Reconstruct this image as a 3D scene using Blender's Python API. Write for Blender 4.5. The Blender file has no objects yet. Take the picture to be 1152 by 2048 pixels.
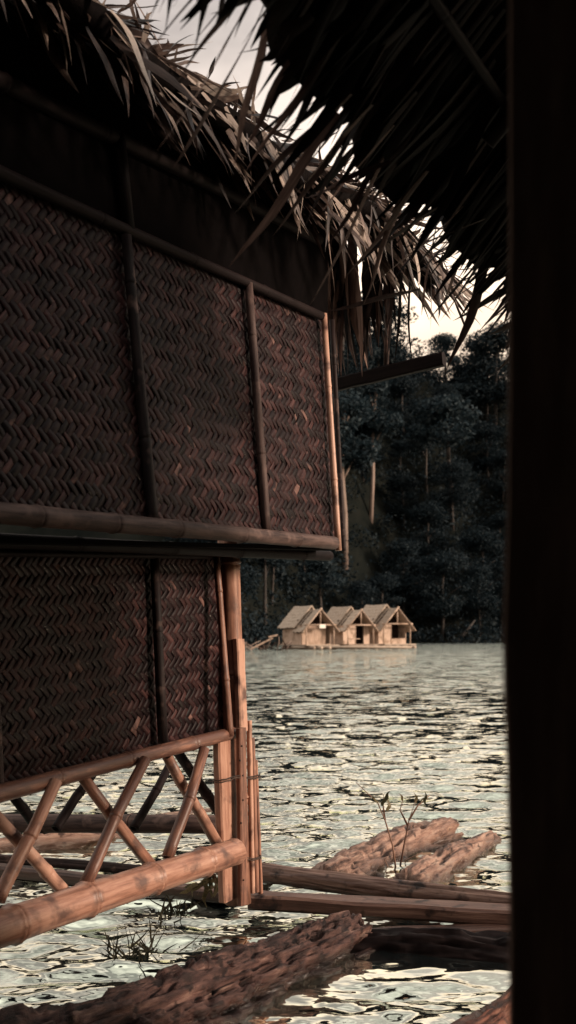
import bpy, math, random
import numpy as np
from mathutils import Vector, Matrix, noise
R = math.radians
random.seed(7); rng = np.random.default_rng(7)
scene = bpy.context.scene
COL = scene.collection

# ------------------------------------------------------------------ camera
F = 2200.0           # focal length in pixels of the 1152 x 2048 photograph
HY = 1268.0          # row of the horizon
CZ = 1.6             # eye height over the water
cam_d = bpy.data.cameras.new('camera'); cam = bpy.data.objects.new('camera', cam_d); COL.objects.link(cam)
cam.location = (0, 0, CZ); cam.rotation_euler = (R(90), 0, 0)
cam_d.sensor_fit = 'VERTICAL'; cam_d.sensor_height = 36; cam_d.lens = 36 * F / 2048
cam_d.shift_y = (HY - 1024) / 2048
cam_d.clip_start = 0.05; cam_d.clip_end = 6000
cam_d.dof.use_dof = True; cam_d.dof.focus_distance = 6.3; cam_d.dof.aperture_fstop = 3.4
scene.camera = cam

# ------------------------------------------------------------------ world, sun, exposure
SUN_A, SUN_E = 75, 18          # degrees from straight behind the camera towards the right, elevation
S = Vector((math.sin(R(SUN_A)) * math.cos(R(SUN_E)), -math.cos(R(SUN_A)) * math.cos(R(SUN_E)), math.sin(R(SUN_E))))
world = bpy.data.worlds.new('World'); scene.world = world; world.use_nodes = True
nt = world.node_tree; N = nt.nodes; Lk = nt.links
bg = N['Background']; bg.inputs['Strength'].default_value = 0.10
sky = N.new('ShaderNodeTexSky'); sky.sky_type = 'NISHITA'; sky.sun_disc = False
sky.sun_elevation = R(SUN_E); sky.sun_rotation = math.atan2(S.x, S.y); sky.dust_density = 3; sky.air_density = 1.2
tc = N.new('ShaderNodeTexCoord'); sep = N.new('ShaderNodeSeparateXYZ'); Lk.new(tc.outputs['Generated'], sep.inputs[0])
ramp = N.new('ShaderNodeValToRGB'); Lk.new(sep.outputs['Z'], ramp.inputs[0])
e = ramp.color_ramp.elements
e[0].position = 0.0; e[0].color = (0.60, 0.45, 0.33, 1)
e[1].position = 0.85; e[1].color = (0.56, 0.54, 0.48, 1)
for p_, c_ in ((.28, (.62, .47, .345)), (.36, (.84, .68, .54)), (.43, (.72, .60, .51)), (.52, (.58, .50, .45))): k = e.new(p_); k.color = (*c_, 1)
mp = N.new('ShaderNodeMapping'); mp.inputs['Location'].default_value = (.92, 3.76, .32); mp.inputs['Scale'].default_value = (1.3, 1.3, 3.2); Lk.new(tc.outputs['Generated'], mp.inputs[0])
nz = N.new('ShaderNodeTexNoise'); nz.inputs['Scale'].default_value = 2.1; nz.inputs['Detail'].default_value = 5; Lk.new(mp.outputs[0], nz.inputs['Vector'])
mr = N.new('ShaderNodeMapRange'); mr.inputs[1].default_value = 0.35; mr.inputs[2].default_value = 0.68
mr.inputs[3].default_value = 5.0; mr.inputs[4].default_value = 18.5; Lk.new(nz.outputs['Fac'], mr.inputs[0])
vm = N.new('ShaderNodeVectorMath'); vm.operation = 'SCALE'; Lk.new(ramp.outputs[0], vm.inputs[0]); Lk.new(mr.outputs[0], vm.inputs['Scale'])
mx = N.new('ShaderNodeMix'); mx.data_type = 'RGBA'; mx.inputs[0].default_value = 0.82
Lk.new(sky.outputs[0], mx.inputs[6]); Lk.new(vm.outputs[0], mx.inputs[7]); Lk.new(mx.outputs[2], bg.inputs['Color'])
sl = bpy.data.lights.new('sun', 'SUN'); sl.energy = 2.7; sl.angle = R(10); sl.color = (1.0, 0.78, 0.62)
sun = bpy.data.objects.new('sun', sl); COL.objects.link(sun); sun.rotation_euler = S.to_track_quat('Z', 'Y').to_euler()
vs = scene.view_settings; vs.view_transform = 'Standard'; vs.look = 'None'; vs.exposure = 0.8; vs.gamma = 1.0; vs.use_curve_mapping = False
scene.cycles.caustics_reflective = False; scene.cycles.caustics_refractive = False; scene.cycles.max_bounces = 6; scene.cycles.use_denoising = True

# ------------------------------------------------------------------ pixel rays and the planes they meet
def ray(x, y): return Vector(((x - 576) / F, 1.0, (HY - y) / F))
def W(x, y, d): return Vector((0, 0, CZ)) + ray(x, y) * d
def Wz(x, y, z): return W(x, y, (CZ - z) * F / (y - HY))       # a pixel on the level z (below the horizon)
AZ = R(30); U = Vector((math.sin(AZ), math.cos(AZ), 0)); NV = Vector((math.cos(AZ), -math.sin(AZ), 0)); UP = Vector((0, 0, 1))
POST = W(490, HY, 6.2); POST.z = 0
def hp(x, y, s):     # a pixel on the plane parallel to the hut's wall, s metres outside it
    r = ray(x, y); d = (NV.dot(POST) + s) / NV.dot(r); return W(x, y, d)
def gp(x, y, t):     # a pixel on the plane across the hut, t metres past the corner post
    r = ray(x, y); d = (U.dot(POST) + t) / U.dot(r); return W(x, y, d)

# ------------------------------------------------------------------ objects
ORG = {}
def root(name, label, cat, loc, group=None):
    o = bpy.data.objects.new(name, None); COL.objects.link(o); o.location = loc; o.empty_display_size = .1
    o['label'] = label; o['category'] = cat
    if group: o['group'] = group
    ORG[o] = Vector(loc); return o
def setp(o, parent):
    if parent is not None: o.parent = parent; ORG[o] = ORG[parent]
    return o
def mesh(name, V, Fc, mat, smooth=True, G=None):
    m = bpy.data.meshes.new(name); m.from_pydata(V if isinstance(V, list) else V.tolist(), [], Fc if isinstance(Fc, list) else Fc.tolist())
    m.materials.append(mat)
    if smooth: m.polygons.foreach_set('use_smooth', [True] * len(m.polygons))
    g = m.attributes.new('g', 'FLOAT_VECTOR', 'POINT'); g.data.foreach_set('vector', np.array([tuple(v) for v in (V if G is None else G)], dtype=np.float32).ravel())
    m.update(); return m
def obj(name, V, Fc, mat, parent=None, smooth=True, kind=None, label=None, cat=None, group=None, G=None):
    A = np.array([tuple(v) for v in V], dtype=float) if not isinstance(V, np.ndarray) else V.copy()
    base = ORG[parent] if parent is not None else Vector(A.mean(0)) if label and cat else Vector((0, 0, 0))
    if parent is None and label and cat: base.z = float(A[:, 2].min())
    A = A - np.array(base)
    o = bpy.data.objects.new(name, mesh(name, A, Fc, mat, smooth, G)); COL.objects.link(o)
    if parent is not None: setp(o, parent)
    else: o.location = base; ORG[o] = base
    if kind: o['kind'] = kind
    if label: o['label'] = label
    if cat: o['category'] = cat
    if group: o['group'] = group
    return o
def inst(name, me, M, parent):
    o = bpy.data.objects.new(name, me); COL.objects.link(o)
    o.matrix_local = Matrix.Translation(-ORG[parent]) @ M; o.parent = parent; o.matrix_parent_inverse = Matrix.Identity(4)
    ORG[o] = ORG[parent]; return o
def copy_tree(o, parent=None):
    c = o.copy(); COL.objects.link(c)
    if parent is not None: c.parent = parent
    for ch in list(o.children): copy_tree(ch, c)
    return c

# ------------------------------------------------------------------ materials
def new_mat(name):
    m = bpy.data.materials.new(name); m.use_nodes = True; return m, m.node_tree.nodes, m.node_tree.links, m.node_tree.nodes['Principled BSDF']
def ramp_node(n, cols):
    r = n.new('ShaderNodeValToRGB'); el = r.color_ramp.elements
    while len(el) < len(cols): el.new(0.5)
    for q, (p, c) in zip(el, cols): q.position = p; q.color = (*c, 1)
    return r
def rnd_value(n, l):
    g = n.new('ShaderNodeNewGeometry'); oi = n.new('ShaderNodeObjectInfo')
    a = n.new('ShaderNodeMath'); a.operation = 'ADD'; l.new(g.outputs['Random Per Island'], a.inputs[0]); l.new(oi.outputs['Random'], a.inputs[1])
    f = n.new('ShaderNodeMath'); f.operation = 'FRACT'; l.new(a.outputs[0], f.inputs[0]); return f.outputs[0]
def wood_mat(name, cols, scale=(1, 1, 1), nscale=20, rough=.6, bump=.3, spots=None, rnd=.35, bdist=.004, trans=0, spec=.3, wet=False):
    m, n, l, b = new_mat(name)
    t = n.new('ShaderNodeAttribute'); t.attribute_name = 'g'; v = rnd_value(n, l)
    of = n.new('ShaderNodeMath'); of.operation = 'MULTIPLY'; of.inputs[1].default_value = 37.0; l.new(v, of.inputs[0])
    ad = n.new('ShaderNodeVectorMath'); ad.operation = 'ADD'; l.new(t.outputs['Vector'], ad.inputs[0]); l.new(of.outputs[0], ad.inputs[1])
    mp = n.new('ShaderNodeMapping'); mp.inputs['Scale'].default_value = scale; l.new(ad.outputs[0], mp.inputs[0])
    z = n.new('ShaderNodeTexNoise'); z.inputs['Scale'].default_value = nscale; z.inputs['Detail'].default_value = 7; z.inputs['Roughness'].default_value = .65
    l.new(mp.outputs[0], z.inputs['Vector'])
    r = ramp_node(n, cols)
    mm = n.new('ShaderNodeMath'); mm.operation = 'SUBTRACT'; l.new(v, mm.inputs[0]); mm.inputs[1].default_value = .5
    ma = n.new('ShaderNodeMath'); ma.operation = 'MULTIPLY_ADD'; l.new(mm.outputs[0], ma.inputs[0]); ma.inputs[1].default_value = rnd; l.new(z.outputs['Fac'], ma.inputs[2])
    l.new(ma.outputs[0], r.inputs[0]); out = r.outputs[0]
    if spots:
        z2 = n.new('ShaderNodeTexNoise'); z2.inputs['Scale'].default_value = spots[0]; z2.inputs['Detail'].default_value = 6; l.new(ad.outputs[0], z2.inputs['Vector'])
        r2 = ramp_node(n, [(spots[1], (0, 0, 0)), (spots[2], (1, 1, 1))]); l.new(z2.outputs['Fac'], r2.inputs[0])
        mx = n.new('ShaderNodeMix'); mx.data_type = 'RGBA'; l.new(r2.outputs[0], mx.inputs[0]); l.new(out, mx.inputs[6]); mx.inputs[7].default_value = (*spots[3], 1); out = mx.outputs[2]
    b.inputs['Roughness'].default_value = rough
    if wet:        # soaked up to a little above the water line
        ge = n.new('ShaderNodeNewGeometry'); sz = n.new('ShaderNodeSeparateXYZ'); l.new(ge.outputs['Position'], sz.inputs[0])
        wa = n.new('ShaderNodeMath'); wa.operation = 'MULTIPLY_ADD'; l.new(z.outputs['Fac'], wa.inputs[0]); wa.inputs[1].default_value = -.10; l.new(sz.outputs['Z'], wa.inputs[2])
        wr = n.new('ShaderNodeMapRange'); l.new(wa.outputs[0], wr.inputs[0])
        for q_, v_ in ((1, -.03), (2, .03), (3, .28), (4, 1.0)): wr.inputs[q_].default_value = v_
        wm = n.new('ShaderNodeVectorMath'); wm.operation = 'SCALE'; l.new(out, wm.inputs[0]); l.new(wr.outputs[0], wm.inputs['Scale']); out = wm.outputs[0]
        rr_ = n.new('ShaderNodeMath'); rr_.operation = 'MULTIPLY'; rr_.inputs[1].default_value = rough; l.new(wr.outputs[0], rr_.inputs[0]); l.new(rr_.outputs[0], b.inputs['Roughness'])
    l.new(out, b.inputs['Base Color']); b.inputs['Specular IOR Level'].default_value = spec
    bp = n.new('ShaderNodeBump'); bp.inputs['Strength'].default_value = bump; bp.inputs['Distance'].default_value = bdist; l.new(z.outputs['Fac'], bp.inputs['Height']); l.new(bp.outputs[0], b.inputs['Normal'])
    if trans:
        tb = n.new('ShaderNodeBsdfTranslucent'); l.new(out, tb.inputs['Color']); ms = n.new('ShaderNodeMixShader'); ms.inputs[0].default_value = trans
        l.new(b.outputs[0], ms.inputs[1]); l.new(tb.outputs[0], ms.inputs[2]); l.new(ms.outputs[0], n['Material Output'].inputs['Surface'])
    return m
GR = (.10, 1, 1)      # grain runs along x of the attribute
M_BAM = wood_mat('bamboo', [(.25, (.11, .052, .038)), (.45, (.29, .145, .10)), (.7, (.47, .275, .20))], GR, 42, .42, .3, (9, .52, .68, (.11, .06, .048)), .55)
M_BAM2 = wood_mat('weathered_shaded_bamboo', [(.25, (.010, .0075, .008)), (.5, (.032, .021, .020)), (.8, (.12, .08, .07))], GR, 42, .6, .35, (9, .55, .70, (.16, .105, .09)), spec=0.12)  # grey weathered cane, darkened further to carry the upper panel's shade
M_BAMD = wood_mat('shaded_bamboo', [(.3, (.004, .003, .0035)), (.7, (.016, .0105, .0105))], GR, 40, .6, .3, spec=0.06)  # dark copy of the cane; shade is put into its colour
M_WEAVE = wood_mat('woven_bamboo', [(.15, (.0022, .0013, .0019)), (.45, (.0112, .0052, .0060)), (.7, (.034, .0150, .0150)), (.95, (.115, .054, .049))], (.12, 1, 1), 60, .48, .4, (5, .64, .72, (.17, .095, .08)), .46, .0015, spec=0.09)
M_BACK = wood_mat('panel_backing', [(.3, (.0015, .0012, .0014)), (.7, (.0035, .0025, .0026))], (1, 1, 1), 30, .9, .2, spec=0.03)  # near-black, with deep shade put into the colour
LG = (.5, 14, 14)
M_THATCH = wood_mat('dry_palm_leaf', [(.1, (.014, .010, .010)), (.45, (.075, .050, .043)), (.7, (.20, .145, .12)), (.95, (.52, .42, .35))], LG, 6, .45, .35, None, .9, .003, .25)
M_THATCHD = wood_mat('shaded_palm_leaf', [(.2, (.003, .0024, .0026)), (.5, (.008, .0058, .0056)), (.85, (.034, .022, .019))], LG, 6, .55, .35, None, .6, .003, .12, spec=0.05)  # darker leaf copy; shade under the near roof is in its colour
M_THATCHM = wood_mat('lit_palm_leaf', [(.2, (.03, .019, .017)), (.5, (.11, .066, .054)), (.85, (.34, .22, .175))], LG, 6, .5, .35, None, .6, .003, .2, spec=0.15)  # lighter leaf copy; light caught by the hanging tips is in its colour
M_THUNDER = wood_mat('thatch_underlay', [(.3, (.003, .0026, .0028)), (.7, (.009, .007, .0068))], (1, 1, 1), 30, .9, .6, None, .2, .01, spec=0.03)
M_ROOM = wood_mat('room_boards', [(.3, (.10, .07, .055)), (.7, (.20, .14, .11))], (6, 6, .8), 6, .8, .3, spec=.1)
M_POSTD = wood_mat('dark_timber', [(.3, (.13, .095, .08)), (.7, (.30, .22, .185))], (6, 6, .8), 6, .8, .5, spec=.1)
DG = (.16, 1, 1)
M_DRIFT = wood_mat('driftwood', [(.30, (.006, .003, .003)), (.47, (.040, .019, .017)), (.62, (.115, .060, .049)), (.82, (.36, .24, .19))], DG, 26, .5, 1.0, (12, .54, .64, (.018, .009, .008)), .1, .025, spec=0.2, wet=True)
M_DRIFTP = wood_mat('pale_driftwood', [(.28, (.05, .026, .02)), (.45, (.24, .14, .105)), (.62, (.42, .28, .215)), (.85, (.60, .44, .34))], DG, 26, .6, 1.0, (11, .56, .66, (.05, .026, .02)), .1, .02, wet=True)
M_DRIFTR = wood_mat('rusty_driftwood', [(.28, (.03, .010, .007)), (.5, (.17, .058, .035)), (.8, (.36, .17, .11))], DG, 26, .6, 1.0, (12, .58, .68, (.03, .012, .01)), .1, .02, wet=True)
M_PLANK = wood_mat('wet_plank', [(.28, (.03, .018, .015)), (.5, (.12, .066, .052)), (.8, (.32, .205, .16))], (.06, 1, 1), 40, .5, .7, (10, .55, .68, (.02, .012, .011)), .2, .008, wet=True)
M_WIRE = wood_mat('tie_wire', [(.3, (.02, .012, .01)), (.7, (.05, .03, .022))])
M_TWIG = wood_mat('dry_twig', [(.3, (.10, .05, .035)), (.7, (.28, .16, .11))], (1, 1, 1), 20)
M_WEED = wood_mat('weed_leaf', [(.3, (.05, .05, .025)), (.7, (.22, .17, .08))], (1, 1, 1), 20, .5, .2, None, .5, .003, .3)
M_WEEDD = wood_mat('water_weed', [(.3, (.012, .014, .010)), (.7, (.045, .04, .025))], (1, 1, 1), 20, .6, spec=0.05)
M_HUTW = wood_mat('hut_bamboo_wall', [(.25, (.21, .145, .11)), (.5, (.47, .345, .265)), (.8, (.68, .53, .43))], (6, 6, .4), 2.2, .7, .4, (1.3, .52, .68, (.24, .165, .115)), .2, .03)
M_HUTR = wood_mat('hut_thatch', [(.25, (.16, .12, .095)), (.5, (.36, .285, .225)), (.8, (.58, .48, .39))], (1.6, 1.6, 5), 3, .8, .7, None, .3, .05)
M_HUTD = wood_mat('hut_interior', [(.3, (.02, .013, .011)), (.7, (.05, .034, .028))], (1, 1, 1), 3, .9, spec=0.05)
M_HUTWH = wood_mat('white_board', [(.3, (.7, .66, .58)), (.7, (.8, .76, .68))], (1, 1, 1), 3, .6)
M_BARK = wood_mat('pale_bark', [(.3, (.16, .115, .095)), (.7, (.42, .32, .27))], (1, 1, .3), .8, .8, .3, None, .3, .05)
M_BARKD = wood_mat('dark_bark', [(.3, (.02, .018, .017)), (.7, (.06, .05, .045))], (1, 1, .3), .8, .8, .3, None, .3, .05)
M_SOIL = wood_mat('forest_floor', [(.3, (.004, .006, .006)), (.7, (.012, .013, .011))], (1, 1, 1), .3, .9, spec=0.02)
def leaf_mat(name, cols):
    m, n, l, b = new_mat(name)
    r = ramp_node(n, cols); l.new(rnd_value(n, l), r.inputs[0]); l.new(r.outputs[0], b.inputs['Base Color'])
    b.inputs['Roughness'].default_value = .55; b.inputs['Specular IOR Level'].default_value = .06
    tb = n.new('ShaderNodeBsdfTranslucent'); l.new(r.outputs[0], tb.inputs['Color']); ms = n.new('ShaderNodeMixShader'); ms.inputs[0].default_value = .25
    l.new(b.outputs[0], ms.inputs[1]); l.new(tb.outputs[0], ms.inputs[2]); l.new(ms.outputs[0], n['Material Output'].inputs['Surface']); return m
M_LEAF = leaf_mat('forest_leaf', [(0, (.005, .010, .0135)), (.6, (.012, .021, .027)), (1, (.034, .045, .050))])  # bluish haze over the hillside is put into the leaf colours
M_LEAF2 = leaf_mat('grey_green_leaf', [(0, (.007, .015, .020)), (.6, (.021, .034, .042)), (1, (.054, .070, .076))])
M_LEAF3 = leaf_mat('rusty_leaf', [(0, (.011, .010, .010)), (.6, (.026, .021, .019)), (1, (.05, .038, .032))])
def water_mat():
    m, n, l, b = new_mat('lake_water')
    b.inputs['Base Color'].default_value = (.010, .014, .016, 1); b.inputs['Roughness'].default_value = .04; b.inputs['IOR'].default_value = 1.4
    gl = n.new('ShaderNodeBsdfGlossy'); gl.inputs['Color'].default_value = (.95, .98, .83, 1); gl.inputs['Roughness'].default_value = .03
    fr = n.new('ShaderNodeFresnel'); fr.inputs['IOR'].default_value = 10.0; ms = n.new('ShaderNodeMixShader'); l.new(fr.outputs[0], ms.inputs[0]); l.new(b.outputs[0], ms.inputs[1]); l.new(gl.outputs[0], ms.inputs[2]); l.new(ms.outputs[0], n['Material Output'].inputs['Surface'])
    b.inputs['Specular IOR Level'].default_value = .8
    t = n.new('ShaderNodeTexCoord'); ge = n.new('ShaderNodeNewGeometry'); acc = ge.outputs['Normal']
    sx = n.new('ShaderNodeSeparateXYZ'); l.new(t.outputs['Object'], sx.inputs[0])
    for sc, st, w, far in (((.28, 1.0, 1), 4.6, .46, 5.5), ((.36, 1.1, 1), 13, .50, 2.2), ((.45, 1.2, 1), 34, .40, 1.0)):
        mp = n.new('ShaderNodeMapping'); mp.inputs['Scale'].default_value = sc; l.new(t.outputs['Object'], mp.inputs[0])
        z = n.new('ShaderNodeTexNoise'); z.inputs['Scale'].default_value = st; z.inputs['Detail'].default_value = 1; z.inputs['Distortion'].default_value = .2; l.new(mp.outputs[0], z.inputs['Vector'])
        q = n.new('ShaderNodeVectorMath'); q.operation = 'SUBTRACT'; l.new(z.outputs['Color'], q.inputs[0]); q.inputs[1].default_value = (.5, .5, .5)
        m1 = n.new('ShaderNodeVectorMath'); m1.operation = 'MULTIPLY'; l.new(q.outputs[0], m1.inputs[0]); m1.inputs[1].default_value = (w * .5, w, 0)
        dm = n.new('ShaderNodeMapRange'); l.new(sx.outputs['Y'], dm.inputs[0])      # slopes grow with distance so the far water mirrors more sky
        for q_, v_ in ((1, 9), (2, 45), (3, 1.0), (4, far)): dm.inputs[q_].default_value = v_
        ca = n.new('ShaderNodeAttribute'); ca.attribute_name = 'calm'; cm = n.new('ShaderNodeMath'); cm.operation = 'MULTIPLY'; l.new(dm.outputs[0], cm.inputs[0]); l.new(ca.outputs['Fac'], cm.inputs[1])
        m2 = n.new('ShaderNodeVectorMath'); m2.operation = 'SCALE'; l.new(m1.outputs[0], m2.inputs[0]); l.new(cm.outputs[0], m2.inputs['Scale'])
        ad = n.new('ShaderNodeVectorMath'); ad.operation = 'ADD'; l.new(acc, ad.inputs[0]); l.new(m2.outputs[0], ad.inputs[1]); acc = ad.outputs[0]
    # far normals are tilted towards the camera so the water mirrors brighter sky
    bi = n.new('ShaderNodeMapRange'); l.new(sx.outputs['Y'], bi.inputs[0])
    for q_, v_ in ((1, 12), (2, 60), (3, 0), (4, -.16)): bi.inputs[q_].default_value = v_
    bc = n.new('ShaderNodeCombineXYZ'); l.new(bi.outputs[0], bc.inputs['Y']); ba = n.new('ShaderNodeVectorMath'); ba.operation = 'ADD'; l.new(acc, ba.inputs[0]); l.new(bc.outputs[0], ba.inputs[1]); acc = ba.outputs[0]
    nm = n.new('ShaderNodeVectorMath'); nm.operation = 'NORMALIZE'; l.new(acc, nm.inputs[0])
    for q in (b, gl, fr): l.new(nm.outputs[0], q.inputs['Normal'])
    return m
M_WATER = water_mat()

# ------------------------------------------------------------------ shape helpers
def frame(d):
    d = d.normalized(); a = Vector((0, 0, 1)) if abs(d.z) < .9 else Vector((1, 0, 0))
    x = d.cross(a).normalized(); return d, x, x.cross(d).normalized()
def tube(pts, rads, n=12, cap=True):
    V, Fc = [], []
    for i, p in enumerate(pts):
        d = pts[min(i + 1, len(pts) - 1)] - pts[max(i - 1, 0)]; _, x, y = frame(d)
        for j in range(n):
            a = 2 * math.pi * j / n; V.append(p + (x * math.cos(a) + y * math.sin(a)) * rads[i])
    for i in range(len(pts) - 1):
        for j in range(n): Fc.append((i * n + j, i * n + (j + 1) % n, (i + 1) * n + (j + 1) % n, (i + 1) * n + j))
    if cap: Fc.append(tuple(range(n))[::-1]); Fc.append(tuple((len(pts) - 1) * n + j for j in range(n)))
    return V, Fc
def bamboo(name, p0, p1, r0, r1, mat, parent, step=.42, sag=0, n=14, first=None, label=None, hollow=True):
    """A cane: smooth internodes, a groove and a raised ring at each node, hollow ends."""
    L = (p1 - p0).length; st = [0.0]; x = first if first is not None else step * random.uniform(.3, .9)
    prof = [(0.0, 1.0)]
    while x < L - .05:
        for dx, k in ((-.03, .985), (-.012, 1.04), (-.003, 1.13), (.003, 1.03), (.007, .92), (.012, 1.05), (.035, .985)): prof.append((x + dx, k))
        prof.append((min(x + step * .5, L - .02), .965)); x += step * random.uniform(.85, 1.15)
    prof.append((L, 1.0)); prof = sorted(prof)
    _, ax, ay = frame(p1 - p0); ph = random.uniform(0, 6)
    pts, rad = [], []
    for s, k in prof:
        f = s / L; off = ay * (-sag * 4 * f * (1 - f)) + ax * (.006 * math.sin(ph + f * 7))
        pts.append(p0.lerp(p1, f) + off); rad.append((r0 + (r1 - r0) * f) * k)
    if hollow:   # fold the ends inwards so that the cut cane shows its bore
        pts = [pts[0] + (pts[1] - pts[0]).normalized() * .06, pts[0] + (pts[1] - pts[0]).normalized() * .0005] + pts + [pts[-1] + (pts[-2] - pts[-1]).normalized() * .0005, pts[-1] + (pts[-2] - pts[-1]).normalized() * .06]
        rad = [rad[0] * .62, rad[0] * .72] + rad + [rad[-1] * .72, rad[-1] * .62]
        V, Fc = [], []
        d, x_, y_ = frame(p1 - p0)
        for p, r in zip(pts, rad):
            for j in range(n): a = 2 * math.pi * j / n; V.append(p + (x_ * math.cos(a) + y_ * math.sin(a)) * r)
        for i in range(len(pts) - 1):
            for j in range(n): Fc.append((i * n + j, i * n + (j + 1) % n, (i + 1) * n + (j + 1) % n, (i + 1) * n + j))
        Fc.append(tuple(range(n))[::-1]); Fc.append(tuple((len(pts) - 1) * n + j for j in range(n)))
    else: V, Fc = tube(pts, rad, n)
    return obj(name, V, Fc, mat, parent, label=label, G=axis_g(V, p0, p1))
def axis_g(V, p0, p1):
    d, x_, y_ = frame(p1 - p0); return [((Vector(v) - p0).dot(d), (Vector(v) - p0).dot(x_), (Vector(v) - p0).dot(y_)) for v in V]
def bar(name, p0, p1, w, t, wdir, mat, parent, wob=.004, seg=9, label=None, **kw):
    """A sawn or split strip: w wide along wdir, t thick, with slightly uneven edges and chamfers."""
    d = (p1 - p0).normalized(); x = (wdir - d * wdir.dot(d)).normalized(); y = d.cross(x)
    V, Fc = [], []; c = min(w, t) * .18
    prof = [(-w / 2 + c, -t / 2), (w / 2 - c, -t / 2), (w / 2, -t / 2 + c), (w / 2, t / 2 - c), (w / 2 - c, t / 2), (-w / 2 + c, t / 2), (-w / 2, t / 2 - c), (-w / 2, -t / 2 + c)]
    ph = random.uniform(0, 99)
    for i in range(seg + 1):
        f = i / seg; p = p0.lerp(p1, f)
        for a, b in prof:
            q = .5 * noise.noise(Vector((f * 6 + ph, a * 9, b * 9))); V.append(p + x * (a + wob * 2 * q) + y * (b + wob * q))
    for i in range(seg):
        for j in range(8): Fc.append((i * 8 + j, i * 8 + (j + 1) % 8, (i + 1) * 8 + (j + 1) % 8, (i + 1) * 8 + j))
    Fc.append(tuple(range(8))[::-1]); Fc.append(tuple(seg * 8 + j for j in range(8)))
    return obj(name, V, Fc, mat, parent, smooth=False, label=label, G=axis_g(V, p0, p1), **kw)
def slab(name, quad, thick, mat, parent, label=None):
    """A flat panel through four corners, thickened backwards along its normal."""
    n = (quad[1] - quad[0]).cross(quad[3] - quad[0]).normalized(); V = list(quad) + [q + n * thick for q in quad]
    return obj(name, V, [(0, 1, 2, 3), (7, 6, 5, 4), (0, 4, 5, 1), (1, 5, 6, 2), (2, 6, 7, 3), (3, 7, 4, 0)], mat, parent, smooth=False, label=label)
def log_mesh(p0, p1, r0, r1, amp, seed, nu=150, nv=64, cav=.5, flat=1.0, ragged=.25):
    """Driftwood: a tapering trunk worn into grooves along the grain and eaten out in hollows."""
    L = (p1 - p0).length; d, x, y = frame(p1 - p0); V, Fc = [], []
    for i in range(nu + 1):
        f = i / nu; r = r0 + (r1 - r0) * f
        bend = x * (.10 * r * math.sin(f * 5 + seed)) + y * (.15 * r * math.sin(f * 4 + seed * 2))
        for j in range(nv):
            a = 2 * math.pi * j / nv; c, s = math.cos(a), math.sin(a)
            q = Vector((f * L * 1.3 + seed * 7.3, c * 1.1, s * 1.1)); rr = 1 + .22 * noise.noise(q)
            wv = .35 * noise.noise(Vector((f * L * 2.5, c, s + seed)))
            g = Vector((f * L * .55 + seed, c * 5 + wv * 2, s * 5 - wv * 2)); rr -= amp * .26 * (1 - min(1, abs(noise.noise(g)) * 4)) ** 2
            g2 = Vector((f * L * 1.1 + seed, c * 12 + wv * 5, s * 12)); rr -= amp * .16 * (1 - min(1, abs(noise.noise(g2)) * 3)) ** 2 - .03 * noise.noise(g2 * 2.1)
            h = noise.noise(Vector((f * L * 3.4 + seed * 3, c * 3.0, s * 3.0))); rr -= cav * min(.5, max(0, h - .20) * 1.8)
            h = noise.noise(Vector((f * L * 8 + seed * 5, c * 6.5, s * 6.5))); rr -= cav * .30 * min(.5, max(0, h - .22) * 2)
            end = min(f, 1 - f) * L / r; cut = ragged * (1 + .8 * noise.noise(Vector((c * 2.5, s * 2.5, seed + (f > .5)))))
            if end < 1: rr *= max(.04, min(1, (end / max(cut, .05)) ** .5))
            V.append(p0.lerp(p1, f) + bend + (x * c + y * s * flat) * r * rr)
    for i in range(nu):
        for j in range(nv): Fc.append((i * nv + j, i * nv + (j + 1) % nv, (i + 1) * nv + (j + 1) % nv, (i + 1) * nv + j))
    Fc.append(tuple(range(nv))[::-1]); Fc.append(tuple(nu * nv + j for j in range(nv)))
    return V, Fc

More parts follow.
